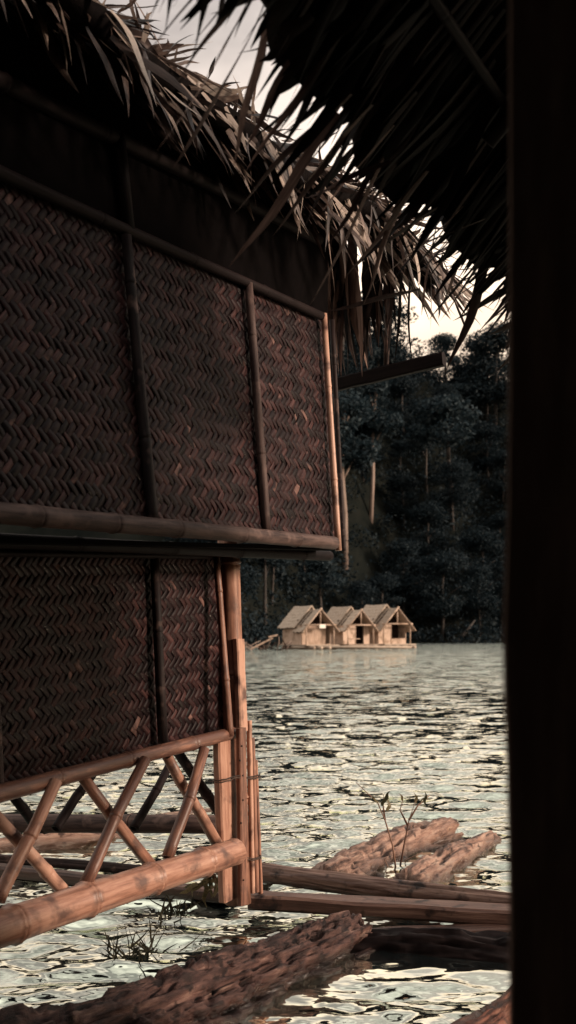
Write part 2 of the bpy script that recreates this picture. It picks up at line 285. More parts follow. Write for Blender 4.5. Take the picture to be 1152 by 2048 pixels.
# ------------------------------------------------------------------ the setting: water, hillside
def build_water():
    th = np.concatenate([np.linspace(-180, -40, 70, endpoint=False), np.linspace(-40, -17, 140, endpoint=False), np.linspace(-17, 17, 440, endpoint=False), np.linspace(17, 40, 140, endpoint=False), np.linspace(40, 180, 71)])
    v = np.linspace(1, 0, 800); dn = 3.2; df = 60.0
    d1 = 1.0 / (1 / df + (1 / dn - 1 / df) * v); d = np.concatenate([[.05, .6, 1.4, 2.2], d1, [75, 95, 120, 150, 190, 250, 350, 600, 1200, 3500]])
    D, T = np.meshgrid(d, np.radians(th), indexing='ij'); X = D * np.sin(T); Y = D * np.cos(T); Z = np.zeros_like(X)
    g = np.random.default_rng(3)
    for i in range(70):
        lam = math.exp(g.uniform(math.log(.11), math.log(.8))); a = g.normal(0, .36) + .10; kx, ky = math.sin(a) * 2 * math.pi / lam, math.cos(a) * 2 * math.pi / lam
        sl_ = .036; ph = kx * X + ky * Y + g.uniform(0, 6.28)
        fade = np.clip((lam / .5) * 60 / D - .6, 0, 1)
        Z += fade * sl_ * lam / (2 * math.pi) * (np.sin(ph) + .25 * np.sin(2 * ph + 1.2))
    Z *= np.clip((95 - D) / 40, 0, 1) 
    calm = np.zeros_like(X)      # still water in the lee of the big log and the planks
    for cx, cy, sg in ((-.45, 4.5, .30), (-.22, 4.85, .30), (.06, 5.3, .32), (.45, 5.5, .34), (.85, 5.5, .36), (1.2, 5.45, .4)): calm = np.maximum(calm, np.exp(-((X - cx) / sg) ** 2 - ((Y - cy) / sg) ** 2))
    calm = 1 - .85 * np.clip(calm * 1.5, 0, 1); Z *= calm
    nr, nc = X.shape; V = np.stack([X, Y, Z], -1).reshape(-1, 3)
    i = np.arange(nr - 1)[:, None]; j = np.arange(nc - 1)[None, :]; a = i * nc + j
    Fc = np.stack([a, a + nc, a + nc + 1, a + 1], -1).reshape(-1, 4)
    m = bpy.data.meshes.new('water'); m.vertices.add(len(V)); m.vertices.foreach_set('co', V.ravel())
    m.loops.add(Fc.size); m.loops.foreach_set('vertex_index', Fc[:, ::-1].ravel().astype(np.int32)); m.polygons.add(len(Fc)); m.polygons.foreach_set('loop_start', np.arange(0, Fc.size, 4, dtype=np.int32))
    m.polygons.foreach_set('use_smooth', np.ones(len(Fc), dtype=bool)); m.update(); m.validate(); m.materials.append(M_WATER)
    at = m.attributes.new('calm', 'FLOAT', 'POINT'); at.data.foreach_set('value', calm.ravel().astype(np.float32))
    if m.polygons[len(m.polygons)//2].normal.z < 0: m.flip_normals()
    o = bpy.data.objects.new('water', m); COL.objects.link(o); o['kind'] = 'structure'
build_water()

def shore(x):    # distance of the shore line at lateral position x
    return 150 + 60 * min(1, max(0, (x + 15) / 55)) + 7 * math.sin(x * .11) + 4 * math.sin(x * .31 + 1)
def hill_z(x, y):
    f = y - shore(x)
    if f < 0: return -1.5 + max(-1, f * .2) * .5
    crest = 1.0
    z = min(f, 6) * .35 + max(0, f - 6) * (1.0 + .06 * math.sin(x * .05 + .5))
    z += 5 * noise.noise(Vector((x * .03, y * .03, 3))) * min(1, f / 30)
    cap = 62 + 3 * noise.noise(Vector((x * .04, 9, 0)))
    return min(z, cap + (z - cap) * .08 if z > cap else z)
def build_hill():
    V, Fc = [], []; xs = np.linspace(-260, 320, 120); ys = np.linspace(120, 420, 80)
    for y in ys:
        for x in xs: V.append((x, y, hill_z(x, y)))
    nx = len(xs)
    for i in range(len(ys) - 1):
        for j in range(nx - 1): a = i * nx + j; Fc.append((a, a + 1, a + nx + 1, a + nx))
    obj('hillside', V, Fc, M_SOIL, kind='structure')
build_hill()

# ------------------------------------------------------------------ the neighbouring hut: woven walls, posts, rails, lattice
hut = root('bamboo_hut', 'thatched hut with dark woven bamboo walls on lashed posts, filling the left side', 'hut', POST)

def weave(panel_name, TL, TR, BR, BL, w, m_, budget, label):
    """Diagonal twill: every visible float of a strip is a bowed piece of its own."""
    n = (BR - BL).cross(TL - BL).normalized()
    if n.dot(Vector((0, 0, CZ)) - BL) < 0: n = -n
    back = obj(panel_name, [TL - n * .012, TR - n * .012, BR - n * .012, BL - n * .012, TL - n * .03, TR - n * .03, BR - n * .03, BL - n * .03],
               [(3, 2, 1, 0), (4, 5, 6, 7), (0, 1, 5, 4), (1, 2, 6, 5), (2, 3, 7, 6), (3, 0, 4, 7)], M_BACK, hut, smooth=False, label=label)
    e1 = (BL - BR).normalized(); e2 = n.cross(e1).normalized()
    if e2.z < 0: e2 = -e2
    P = [((q - BR).dot(e1), (q - BR).dot(e2)) for q in (TL, TR, BR, BL)]
    def inside(a, b, g=.012):
        s = 0
        for i in range(4):
            x0, y0 = P[i]; x1, y1 = P[(i + 1) % 4]; cr = (x1 - x0) * (b - y0) - (y1 - y0) * (a - x0); cr /= math.hypot(x1 - x0, y1 - y0)
            if i == 0: s = 1 if cr > 0 else -1
            if cr * s < -g: return False
        return True
    # float templates: a bowed strip along local x, 3 variants
    tmpl = []
    for vv in range(5):
        V, Fc = [], []; Lf = m_ * w * 1.12; ww = w * .955
        for i in range(6):
            f = i / 5; h = .0012 + .0032 * math.sin(math.pi * min(1, max(0, f))) ** .7; tl = .0012 * (vv - 2)
            for c, hh in ((-.5, -.0022), (-.46, 0), (.46, 0), (.5, -.0022)): V.append((Lf * (f - .5), ww * c * (1 + .05 * math.sin(vv * 2 + f * 4)), h + hh + tl * c * 2 + (f - .5) * .003 * (vv % 3 - 1)))
        for i in range(5):
            for j in range(3): Fc.append((i * 4 + j, (i + 1) * 4 + j, (i + 1) * 4 + j + 1, i * 4 + j + 1))
        tmpl.append(mesh('weave_strip', V, Fc, M_WEAVE))
    amax = max(p[0] for p in P); amin = min(p[0] for p in P); bmax = max(p[1] for p in P); bmin = min(p[1] for p in P)
    c45 = math.sqrt(.5); lst = []
    K = int((amax + bmax - amin - bmin) / w) + 30
    for i in range(-K, K):
        for j in range(-K, K):
            r = (i + j) % (2 * m_)
            if r == 0:          # float of the rising strip j, covering cells i .. i+m-1
                p, q, ang = (i + m_ / 2) * w, (j + .5) * w, 45
            elif r == m_:       # float of the falling strip i
                p, q, ang = (i + .5) * w, (j + m_ / 2) * w, 135
            else: continue
            a = (p - q) * c45; b = (p + q) * c45
            if not (amin < a < amax and bmin < b < bmax) or not inside(a, b): continue
            lst.append((a, b, ang))
    out = []
    for a, b, ang in lst:
        th = R(ang + random.gauss(0, 1.6)); c = BR + e1 * (a + random.gauss(0, .0012)) + e2 * (b + random.gauss(0, .0012))
        x = e1 * math.cos(th) + e2 * math.sin(th); z = (n + x * random.gauss(0, .02) + e1 * random.gauss(0, .02)).normalized(); x = (x - z * x.dot(z)).normalized(); y = z.cross(x)
        M = Matrix(((x.x, y.x, z.x, c.x), (x.y, y.y, z.y, c.y), (x.z, y.z, z.z, c.z), (0, 0, 0, 1)))
        u_ = 576 + F * c.x / c.y; v_ = HY - F * (c.z - CZ) / c.y
        vis = -10 < u_ < 700
        out.append((0 if vis else 1, -(u_ - (0 if v_ < 0 else 0)), M, random.choice(tmpl)))
    out.sort(key=lambda q: (q[0], q[1]))
    for _, _, M, me in out[:budget]: inst('weave_strip', me, M, back)
    V, Fc, G = [], [], []
    for _, _, M, me in out[budget:]:
        o0 = len(V); V += [M @ v.co for v in me.vertices]; G += [tuple(v.co) for v in me.vertices]; Fc += [tuple(o0 + q for q in p.vertices) for p in me.polygons]
    if V: obj('weave_strips', V, Fc, M_WEAVE, back, kind='stuff', G=G)
    return back, n
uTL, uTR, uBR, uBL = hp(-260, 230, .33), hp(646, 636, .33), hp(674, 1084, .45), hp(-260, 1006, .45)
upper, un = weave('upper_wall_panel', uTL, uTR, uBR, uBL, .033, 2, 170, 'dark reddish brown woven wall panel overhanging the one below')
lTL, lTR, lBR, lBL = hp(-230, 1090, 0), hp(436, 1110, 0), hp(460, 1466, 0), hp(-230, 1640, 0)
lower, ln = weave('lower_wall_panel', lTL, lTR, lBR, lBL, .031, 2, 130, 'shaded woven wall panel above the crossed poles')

# frame of the upper panel
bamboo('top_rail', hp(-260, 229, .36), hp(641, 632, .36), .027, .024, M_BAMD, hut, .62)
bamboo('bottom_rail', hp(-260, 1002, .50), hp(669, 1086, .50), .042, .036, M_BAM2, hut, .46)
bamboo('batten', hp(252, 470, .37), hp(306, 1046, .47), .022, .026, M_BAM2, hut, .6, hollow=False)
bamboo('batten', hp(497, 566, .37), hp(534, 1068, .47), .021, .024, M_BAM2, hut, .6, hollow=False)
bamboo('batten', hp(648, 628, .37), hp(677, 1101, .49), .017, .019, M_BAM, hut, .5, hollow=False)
bamboo('batten', hp(664, 640, .20), hp(687, 1102, .24), .016, .016, M_BAM2, hut, .5, hollow=False)
slab('shade_board', [hp(-230, 1080, .44), hp(672, 1100, .44), hp(672, 1100, .44) - NV * .5, hp(-230, 1080, .44) - NV * .5], .02, M_BACK, hut)  # near-black board added to make the shadow under the overhanging panel
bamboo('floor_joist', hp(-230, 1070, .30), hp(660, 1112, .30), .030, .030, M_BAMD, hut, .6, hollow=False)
# wall above the top rail; the eave's shade is in its near-black colour
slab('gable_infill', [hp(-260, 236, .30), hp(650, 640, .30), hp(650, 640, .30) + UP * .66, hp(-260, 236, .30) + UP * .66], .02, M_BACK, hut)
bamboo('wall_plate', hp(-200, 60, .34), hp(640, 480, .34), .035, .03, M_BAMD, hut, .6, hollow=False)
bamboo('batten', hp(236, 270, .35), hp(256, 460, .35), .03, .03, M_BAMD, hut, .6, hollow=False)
# frame of the lower wall
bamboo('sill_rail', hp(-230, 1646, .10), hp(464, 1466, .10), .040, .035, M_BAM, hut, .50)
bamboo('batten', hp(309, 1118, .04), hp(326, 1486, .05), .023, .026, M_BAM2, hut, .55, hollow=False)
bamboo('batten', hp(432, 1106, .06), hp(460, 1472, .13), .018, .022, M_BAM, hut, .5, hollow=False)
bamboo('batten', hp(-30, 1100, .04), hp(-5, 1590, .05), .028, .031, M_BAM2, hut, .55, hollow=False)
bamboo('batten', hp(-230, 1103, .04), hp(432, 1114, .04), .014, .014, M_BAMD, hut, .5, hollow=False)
# corner post and the pieces lashed to it
pa = hp(449, 800, -.02)
post = bamboo('corner_post', hp(449, 800, .03), hp(476, 1806, .03), .056, .074, M_BAM, hut, .62)
bar('post_board', hp(447, 1478, .10), hp(459, 1798, .10), .155, .045, U, M_BAM, post, .004, label='broad split bamboo board on the post')
bar('post_strip', hp(477, 1278, .09), hp(484, 1462, .12), .075, .035, U, M_BAM, post, .003)
bar('post_strip', hp(482, 1456, .16), hp(486, 1809, .16), .066, .028, U, M_BAM, post, .003, label='narrow nailed strip down the front of the post')
for a, b, wd in (((498, 1441), (505, 1786), .022), ((504, 1475), (513, 1784), .024), ((510, 1520), (521, 1786), .018)):
    bar('post_batten', hp(a[0], a[1], .10 if wd > .02 else .07), hp(b[0], b[1], .10 if wd > .02 else .07), wd * 1.25, .025, U, M_BAM, post, .003)
for yy in (1492, 1521, 1551, 1600, 1646, 1700, 1760):
    c = hp(482 + (yy - 1456) * .011 + random.uniform(-3, 3), yy, .176); V, Fc = tube([c - NV * .004, c + NV * .0035], [.0055, .0045], 8); obj('nail', V, Fc, M_WIRE, post)
for yy, dy in ((1556, -10), (1722, -14)):
    pts = [hp(427 + 3 * (yy > 1700), yy + 4, .10) - NV * .03] + [hp(427 + q * 92 + 3 * (yy > 1700), yy + 4 + dy * q + 3 * math.sin(q * 9), .13 + .055 * math.sin(min(1, q * 1.3) * 3.0)) for q in np.linspace(0, 1, 12)] + [hp(520, yy + dy, .02)]
    for o_ in (0, 7):
        V, Fc = tube([p + UP * (-.0028 * o_ * .5) + Vector((0, 0, random.gauss(0, .002))) for p in pts], [.0032] * len(pts), 6); obj('lashing_wire', V, Fc, M_WIRE, post)
# thick rail and crossed poles
bamboo('base_rail', hp(-260, 1944, .20), hp(469, 1703, .20), .078, .071, M_BAM, hut, .47, first=.18)
def pole(a, b, s0, s1, r, mat, **k):
    bamboo('lattice_pole', hp(*a, s0), hp(*b, s1), r * .9, r * 1.05, mat, hut, .5, **k)
for a, b, s0, s1 in (((114, 1562), (-4, 1800), .15, .17), ((289, 1518), (165, 1776), .15, .17), ((411, 1497), (337, 1716), .15, .17)): pole(a, b, s0, s1, .029, M_BAM)
for a, b, s0, s1 in (((-22, 1616), (134, 1788), .08, .10), ((158, 1546), (301, 1732), .08, .10), ((333, 1512), (437, 1692), .08, .10), ((-150, 1650), (-10, 1830), .08, .1)): pole(a, b, s0, s1, .029, M_BAM)
for a, b in (((0, 1560), (72, 1652)), ((190, 1540), (110, 1658)), ((342, 1526), (268, 1658))) : pole(a, b, -.5, -.5, .026, M_BAMD)
pole((352, 1500), (464, 1662), -.12, .02, .030, M_BAM2)
# end wall of the hut behind the post (seen edge on) and the tie beam under the far eave
beamL = gp(640, 777, 1.0); beamR = gp(888, 718, 1.0)
bar('tie_beam', beamL, beamR, .085, .06, UP, M_BAMD, hut, .006, 14)
bamboo('eave_post', gp(772, 745, 1.06), gp(776, 600, 1.06), .018, .016, M_BAM2, hut, .5, hollow=False)

# ------------------------------------------------------------------ palm leaf thatch
def leaf_variants(mat, count=9, seg=8):
    out = []
    for v in range(count):
        g = random.Random(v * 13 + 5); V, Fc = [], []
        droop = g.uniform(-.02, .16); side = g.uniform(-.07, .07); twist = g.uniform(-1.6, 1.6); fold = g.uniform(.12, .5); ph = g.uniform(0, 6)
        for i in range(seg + 1):
            f = i / seg; w = (.55 + .45 * min(1, f * 4)) * (1 - max(0, (f - .45) / .55) ** 1.5) + .03
            c = Vector((f, side * f * f * 1.5 + .012 * math.sin(f * 8 + ph), -droop * f * f)); a = twist * max(0, f - .15) ** 1.4
            for sg in (-1, 0, 1):
                wy = sg * w * .5; wz = -abs(sg) * fold * w * .5
                V.append((c.x, c.y + (wy * math.cos(a) - wz * math.sin(a)) * .05, c.z + (wy * math.sin(a) + wz * math.cos(a)) * .05))
        for i in range(seg):
            for j in range(2): Fc.append((i * 3 + j, (i + 1) * 3 + j, (i + 1) * 3 + j + 1, i * 3 + j + 1))
        out.append(mesh('leaf', V, Fc, mat))
    return out
LV, LVD, LVM = leaf_variants(M_THATCH), leaf_variants(M_THATCHD), leaf_variants(M_THATCHM)
def leaf_M(p, d, nrm, L, w):
    """placement of a unit leaf: root p, direction d, face normal nrm, length L, width w (unit width is .05)"""
    x = d.normalized(); z = (nrm - x * nrm.dot(x)).normalized(); y = z.cross(x); wy = w / .05
    return Matrix(((x.x * L, y.x * wy, z.x * wy, p.x), (x.y * L, y.y * wy, z.y * wy, p.y), (x.z * L, y.z * wy, z.z * wy, p.z), (0, 0, 0, 1)))
def place_leaves(lst, parent, budget, variants, mat, stuff_name):
    """lst of (rank, matrix): the best ranked become leaves of their own, the rest one mass."""
    lst.sort(key=lambda q: q[0])
    for _, M in lst[:budget]: inst('leaf', random.choice(variants), M, parent)
    VS = [(np.array([tuple(v.co) for v in me.vertices]), [tuple(p.vertices) for p in me.polygons]) for me in variants]
    AV, Fc, o0, G = [], [], 0, []
    for _, M in lst[budget:]:
        A, fs = random.choice(VS); m = np.array(M); AV.append(A @ m[:3, :3].T + m[:3, 3]); G.append(A); Fc += [tuple(o0 + q for q in f) for f in fs]; o0 += len(A)
    if AV: obj(stuff_name, np.concatenate(AV), Fc, mat, parent, kind='stuff', G=np.concatenate(G))
def seen(p): 
    if p.y < .4: return None
    return 576 + F * p.x / p.y, HY - F * (p.z - CZ) / p.y

# roof of the neighbouring hut
SE, ZE, SL = .75, CZ + 2.28, R(33)
UPS = (-NV * math.cos(SL) + UP * math.sin(SL)); RN = (NV * math.sin(SL) + UP * math.cos(SL))
def eave(t): return POST.copy().to_3d() + U * t + NV * (SE + .03 * math.sin(t * 2.1)) + UP * (ZE + .035 * math.sin(t * 1.7 + 1) + .03 * math.sin(t * 4.3))
T0, T1 = -5.0, 1.58
V, Fc = [], []
ts = np.linspace(T0, T1, 40)
for t in ts:
    p = eave(t)
    for q, h in ((.06, 0), (.06, -.10), (2.3, -.10), (2.3, 0)): V.append(p + UPS * q + RN * h)
for i in range(39):
    for j in range(4): Fc.append((i * 4 + j, i * 4 + (j + 1) % 4, i * 4 + 4 + (j + 1) % 4, i * 4 + 4 + j))
Fc += [(0, 1, 2, 3), (159, 158, 157, 156)]
roof = obj('roof', V, Fc, M_THUNDER, hut, label='dry palm leaf thatch roof with a ragged eave')
lst = []
for kx in range(800):
    t = random.uniform(T0, T1 + .05); q = abs(random.gauss(0, .3)); L = random.uniform(.3, .62); p = eave(t) + UPS * (q + L * .92 - random.uniform(-.02, .16)) + RN * random.uniform(-.08, .05)
    d = -UPS + U * random.gauss(.15, .42) + RN * random.gauss(-.03, .14) - UP * random.uniform(0, .3)
    c = seen(p + d.normalized() * L)
    vis = c and -30 < c[0] < 1020 and -60 < c[1] < 700
    lst.append((q + random.random() * .3 if vis else 9, leaf_M(p, d, RN + U * random.gauss(0, .6), L, random.uniform(.034, .075))))
for kx in range(120):      # fringe hanging past the eave
    t = random.uniform(T0, T1 + .1); p = eave(t) + UPS * random.uniform(.0, .12) + RN * random.uniform(-.1, .02)
    d = -UP * random.uniform(.35, 1.0) + NV * random.uniform(.0, .5) + U * random.gauss(.25, .35); L = random.uniform(.18, .48); c = seen(p)
    lst.append((-.2 if c and -30 < c[0] < 1020 and -60 < c[1] < 700 else 9, leaf_M(p, d, NV + U * random.gauss(0, .6), L, random.uniform(.018, .036))))
for kx in range(240):      # loose leaves and curls on top of the eave
    t = random.uniform(T0, T1); p = eave(t) + UPS * random.uniform(.0, .5) + RN * random.uniform(.0, .05)
    d = U * random.choice((-1, 1)) * random.uniform(.2, 1) + RN * random.uniform(.05, .7) - UPS * random.uniform(-.3, .6); L = random.uniform(.08, .28); c = seen(p)
    lst.append((.1 if c and -30 < c[0] < 1020 and -60 < c[1] < 700 else 9, leaf_M(p, d, RN + U * random.gauss(0, .8), L, random.uniform(.012, .03))))
place_leaves(lst, roof, 280, LV, M_THATCH, 'thatch_leaves')
# leaf curtain hung on the tie beam
lst = []
for kx in range(28):
    f = random.random() ** 1.2; x = 662 + 175 * f; top = gp(x + random.uniform(-8, 22), 440 + 100 * f + random.uniform(-20, 40), 1.02 + random.uniform(-.12, .05)); bt = gp(x + random.uniform(-14, 10), 752 - 30 * f + random.uniform(-40, 10) * (1 + f), 1.0 + random.uniform(-.1, .05))
    lst.append((0, leaf_M(top, bt - top, -U + NV * random.gauss(0, .6), (bt - top).length, random.uniform(.025, .06))))
for kx in range(16):
    x = random.uniform(640, 690); top = gp(x + random.uniform(-5, 8), random.uniform(430, 500), .92 + random.uniform(-.1, .1)); bt = gp(x + random.uniform(-8, 8), random.uniform(600, 735), .95)
    lst.append((0, leaf_M(top, bt - top, -U + NV * random.gauss(0, .5), (bt - top).length, random.uniform(.04, .075))))
curt = obj('leaf_curtain', *tube([gp(640, 430, 1.04), gp(850, 520, 1.04)], [.016, .014], 8), M_BAMD, hut, label='dark strips of palm leaf hanging at the end of the hut')
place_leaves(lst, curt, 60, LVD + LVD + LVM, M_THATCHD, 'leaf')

# ------------------------------------------------------------------ the near hut: post at the right edge, wall beside it and the roof overhead
near = root('near_hut', 'dark timber post and shaded thatch roof edge of the hut in the foreground', 'hut', (W(1080, HY, 1.25).x, 1.25, 0))
V, Fc = [], []
edge = [(-.4, 1016), (.6, 1016), (1.0, 1019), (1.15, 1019), (1.30, 1019), (1.45, 1014), (1.52, 1009), (1.60, 1006), (1.66, 1010), (1.75, 1015), (1.9, 1017), (2.05, 1018), (2.4, 1018), (3.6, 1020)]
for z, px in edge:
    x0 = (px - 576) / F * 1.25
    for dx, dy in ((0, .003), (.003, 0), (.19, 0), (.20, .012), (.20, .14), (.06, .14)): V.append((x0 + dx, 1.25 + dy, z))
m_ = 6
for i in range(len(edge) - 1):
    for j in range(m_): Fc.append((i * m_ + j, i * m_ + (j + 1) % m_, (i + 1) * m_ + (j + 1) % m_, (i + 1) * m_ + j))
Fc += [tuple(range(m_))[::-1], tuple((len(edge) - 1) * m_ + j for j in range(m_))]
obj('post', V, Fc, M_POSTD, near, smooth=False)
pw = Vector(((1019 - 576) / F * 1.25 + .19, 1.30, .3))
E0 = W(385, 20, 2.5); EH = E0.z; SL2 = R(44)
AZ2 = math.atan2(W(975, 560, 4.45).x - E0.x, 4.45 - 2.5); U2 = Vector((math.sin(AZ2), math.cos(AZ2), 0)); N2 = Vector((math.cos(AZ2), -math.sin(AZ2), 0))
UPS2 = N2 * math.cos(SL2) + UP * math.sin(SL2); RN2 = N2 * math.sin(SL2) - UP * math.cos(SL2)     # RN2 looks down, into the room
def nb(t, q, z): p = E0 + U2 * t + N2 * q; return Vector((p.x, p.y, z))
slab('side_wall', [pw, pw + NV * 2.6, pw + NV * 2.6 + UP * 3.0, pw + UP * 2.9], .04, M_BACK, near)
def eave2(t): return E0 + U2 * t + UP * (.03 * math.sin(t * 2.3)) + N2 * (.05 * math.sin(t * 3.1 + 1))
A0, A1 = -4.6, 3.0
WH = EH + .1
slab('left_wall', [nb(-4.4, .3, .35), nb(-2.5, .3, .35), nb(-2.5, .3, WH), nb(-4.4, .3, WH)], .04, M_ROOM, near)
slab('gap_light_block', [nb(-4.2, -2.4, .1), nb(-4.2, .3, .1), nb(-4.2, .3, WH + 1), nb(-4.2, -2.4, WH + 1)], .04, M_BACK, near)  # unseen panel added to keep light out of the gap's rear end
slab('back_wall', [nb(-4.3, .3, .35), nb(-4.3, 3.6, .35), nb(-4.3, 3.6, WH), nb(-4.3, .3, WH)], .04, M_ROOM, near)
slab('back_gable', [nb(-4.3, .3, WH), nb(-4.3, 3.6, WH), nb(-4.3, 1.95, WH + 1.25), nb(-4.3, 1.9, WH + 1.25)], .04, M_BACK, near)
slab('right_wall', [nb(-4.4, 3.6, .35), nb(.2, 3.6, .35), nb(.2, 3.6, WH), nb(-4.4, 3.6, WH)], .04, M_ROOM, near)
slab('floor', [nb(-4.5, .2, .36), nb(-.9, .2, .36), nb(-.9, 3.7, .36), nb(-4.5, 3.7, .36)], .06, M_ROOM, near)
slab('light_block_wall', [pw + N2 * .0, pw + U2 * 2.7, pw + U2 * 2.7 + UP * 2.75, pw + UP * 2.75], -.04, M_BACK, near)  # unseen wall added to keep lake light off the left side
slab('light_block_panel', [pw + U2 * 2.7 + UP * 1.45, pw + U2 * 3.7 + UP * 1.45, pw + U2 * 3.7 + UP * 2.75, pw + U2 * 2.7 + UP * 2.75], -.03, M_BACK, near)  # unseen hung panel added to shade the upper woven wall
slab('skylight_cover', [nb(A0, -1.6, EH + .35), nb(-1.25, -1.6, EH + .35), nb(-1.25, .3, EH + .3), nb(A0, .3, EH + .3)], .06, M_THUNDER, near)  # unseen cover added over the slot between the eaves to cut skylight
slab('roof_slope', [nb(A0, 1.62, EH + 1.62), nb(A1, 1.62, EH + 1.62), nb(A1, 3.8, EH - .04), nb(A0, 3.8, EH - .04)], .08, M_THUNDER, near)
V, Fc = [], []; ts = np.linspace(A0, A1, 46)
for t in ts:
    p = eave2(t)
    for q, h in ((.05, -.02), (.05, -.10), (2.3, -.10), (2.3, -.02)): V.append(p + UPS2 * (q + (.05 * math.sin(t * 9) if q < 1 else 0)) + RN2 * h)
for i in range(45):
    for j in range(4): Fc.append((i * 4 + j, i * 4 + (j + 1) % 4, i * 4 + 4 + (j + 1) % 4, i * 4 + 4 + j))
Fc += [(0, 1, 2, 3), (183, 182, 181, 180)]
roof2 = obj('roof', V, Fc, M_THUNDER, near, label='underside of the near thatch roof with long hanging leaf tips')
lst = []
t = A0
while t < A1:
    t += random.uniform(.009, .024); p = eave2(t) + UPS2 * random.uniform(.12, .6) + RN2 * random.uniform(-.03, .02)
    d = -UPS2 + U2 * random.gauss(.03, .07) - UP * abs(random.gauss(.0, .10)) + RN2 * random.gauss(0, .03)
    ov = random.choice((.0, .04, .08, .14, .20)) * random.uniform(.4, 1.4) * (.45 if t < .5 else 1); L = (p - eave2(t)).length + ov; c = seen(p + d.normalized() * L)
    lst.append((random.random() * .6 + (.4 if ov < .05 else 0) if c and 250 < c[0] < 1030 and -40 < c[1] < 800 else 9, leaf_M(p, d, RN2 + U2 * random.gauss(0, .5), L, random.uniform(.026, .056))))
for kx in range(420):       # leaves of the underside further up
    t = random.uniform(A0, A1); p = eave2(t) + UPS2 * random.uniform(.6, 2.2) + RN2 * random.uniform(.0, .03)
    lst.append((3, leaf_M(p, -UPS2 + U2 * random.gauss(.02, .05), RN2, random.uniform(.4, .75), random.uniform(.02, .04))))
# long tips that droop across the gap: root pixel, tip pixel, width
tips = [((463, 83), (358, 333), .022), ((458, 161), (364, 350), .026), ((510, 160), (478, 335), .022), ((452, 28), (352, 157), .024), ((360, 30), (262, 146), .016), ((604, 276), (453, 416), .020),
        ((615, 320), (468, 541), .030), ((592, 195), (483, 345), .016), ((676, 290), (574, 408), .022), ((664, 318), (577, 487), .022), ((742, 378), (632, 615), .026), ((715, 400), (655, 505), .020),
        ((800, 420), (700, 560), .026), ((842, 492), (756, 566), .020), ((760, 600), (650, 632), .022), ((640, 260), (560, 345), .018), ((690, 360), (610, 395), .016), ((975, 530), (908, 748), .050), ((968, 520), (893, 632), .026),
        ((860, 520), (838, 632), .026), ((830, 450), (735, 520), .022), ((870, 470), (800, 540), .024), ((545, 200), (500, 300), .024), ((780, 470), (740, 610), .030), ((720, 330), (640, 420), .02), ((905, 560), (870, 640), .02), ((890, 470), (812, 500), .02)]
for a, b, w in tips:
    def on_roof(px, py):
        r = ray(px, py); nn = RN2; d = nn.dot(E0 - Vector((0, 0, CZ))) / nn.dot(r); return W(px, py, d)
    p = on_roof(*a); dd = p.y; q = W(b[0], b[1], dd * random.uniform(.99, 1.05)); p2 = p + (p - q).normalized() * .15
    inst('leaf', random.choice(LVM), leaf_M(p2, q - p2, RN2 + U2 * random.gauss(0, .7), (q - p2).length, w), roof2)
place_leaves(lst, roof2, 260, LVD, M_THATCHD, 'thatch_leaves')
for a, b, w in tips[:0]: pass
for t in np.arange(A0 + .3, A1, .95):
    bamboo('rafter', eave2(t) + UPS2 * .35 + RN2 * .06, eave2(t) + UPS2 * 2.25 + RN2 * .06, .028, .03, M_BAMD, roof2, .5, hollow=False)
for q in (.45, 1.2, 1.9): bamboo('purlin', eave2(A0) + UPS2 * q + RN2 * .03, eave2(A1) + UPS2 * q + RN2 * .03, .016, .016, M_BAMD, roof2, .6, hollow=False)

# ------------------------------------------------------------------ logs and planks of the raft
def log(name, label, p0, p1, r0, r1, mat, seed, amp=.5, cav=.5, group=None, **k):
    V, Fc = log_mesh(p0, p1, r0, r1, amp, seed, cav=cav, **k); return obj(name, V, Fc, mat, label=label, cat='log', group=group, G=axis_g(V, p0, p1))
log('driftwood_log', 'big pitted brown driftwood log running from under the corner post to bottom left', Wz(-150, 2262, .02), Wz(715, 1888, -.03) - UP * .06, .31, .23, M_DRIFT, 1.3, .8, .75, nu=340, nv=120)
log('driftwood_log', 'reddish rotten log end cut off by the bottom right of the view', Wz(800, 2230, -.02), Wz(1110, 1975, -.04), .13, .14, M_DRIFTR, 4.1)
log('driftwood_log', 'pale eroded driftwood log with dark hollow end, in the water beyond the planks', Wz(640, 1800, -.10), Wz(885, 1688, -.06), .27, .20, M_DRIFTP, 2.2, .6, .7, nu=180)
log('driftwood_log', 'shorter pale driftwood piece lying on the right of the hollow-ended log', Wz(815, 1790, -.05), Wz(985, 1688, -.03), .16, .12, M_DRIFTP, 6.2, .6, .6)
log('driftwood_log', 'brown driftwood log floating behind the crossed poles at the left edge', Wz(-150, 1722, -.04), Wz(250, 1690, -.05), .14, .13, M_DRIFTP, 8.4, .5, .6)
log('driftwood_log', 'small pale driftwood lying in the water beyond the dark horizontal cane', Wz(300, 1650, -.02), Wz(452, 1622, -.02), .07, .06, M_DRIFTP, 9.7)
log('water_shade_log', 'added black log that darkens the water below the thin dark board', Wz(690, 1918, -.08), Wz(1120, 1945, -.07), .15, .17, M_BAMD, 15.7, .5, .4)  # log added to stand in for the dark patch of water
log('raft_log', 'long weathered round log from behind the post to the dark right post', Wz(430, 1728, .10), Wz(1120, 1826, .10), .062, .070, M_PLANK, 11.2, .25, .25, nu=260)
log('raft_log', 'thin dark floating log seen through the crossed poles above the plank', Wz(-200, 1704, .04), Wz(300, 1740, .04), .035, .032, M_BAM2, 12.8, .2, .1)
o = bamboo('floating_cane', W(-150, 1645, 7.7), W(440, 1649, 6.7), .068, .058, M_BAM2, None, .6)
o['label'] = 'thick horizontal bamboo cane crossing behind the lattice of poles'; o['category'] = 'bamboo cane'
def plank(label, p0, p1, w, t, wd, mat, wob=.01): bar('raft_plank', p0, p1, w, t, wd, mat, None, wob, 26, label=label, cat='plank')
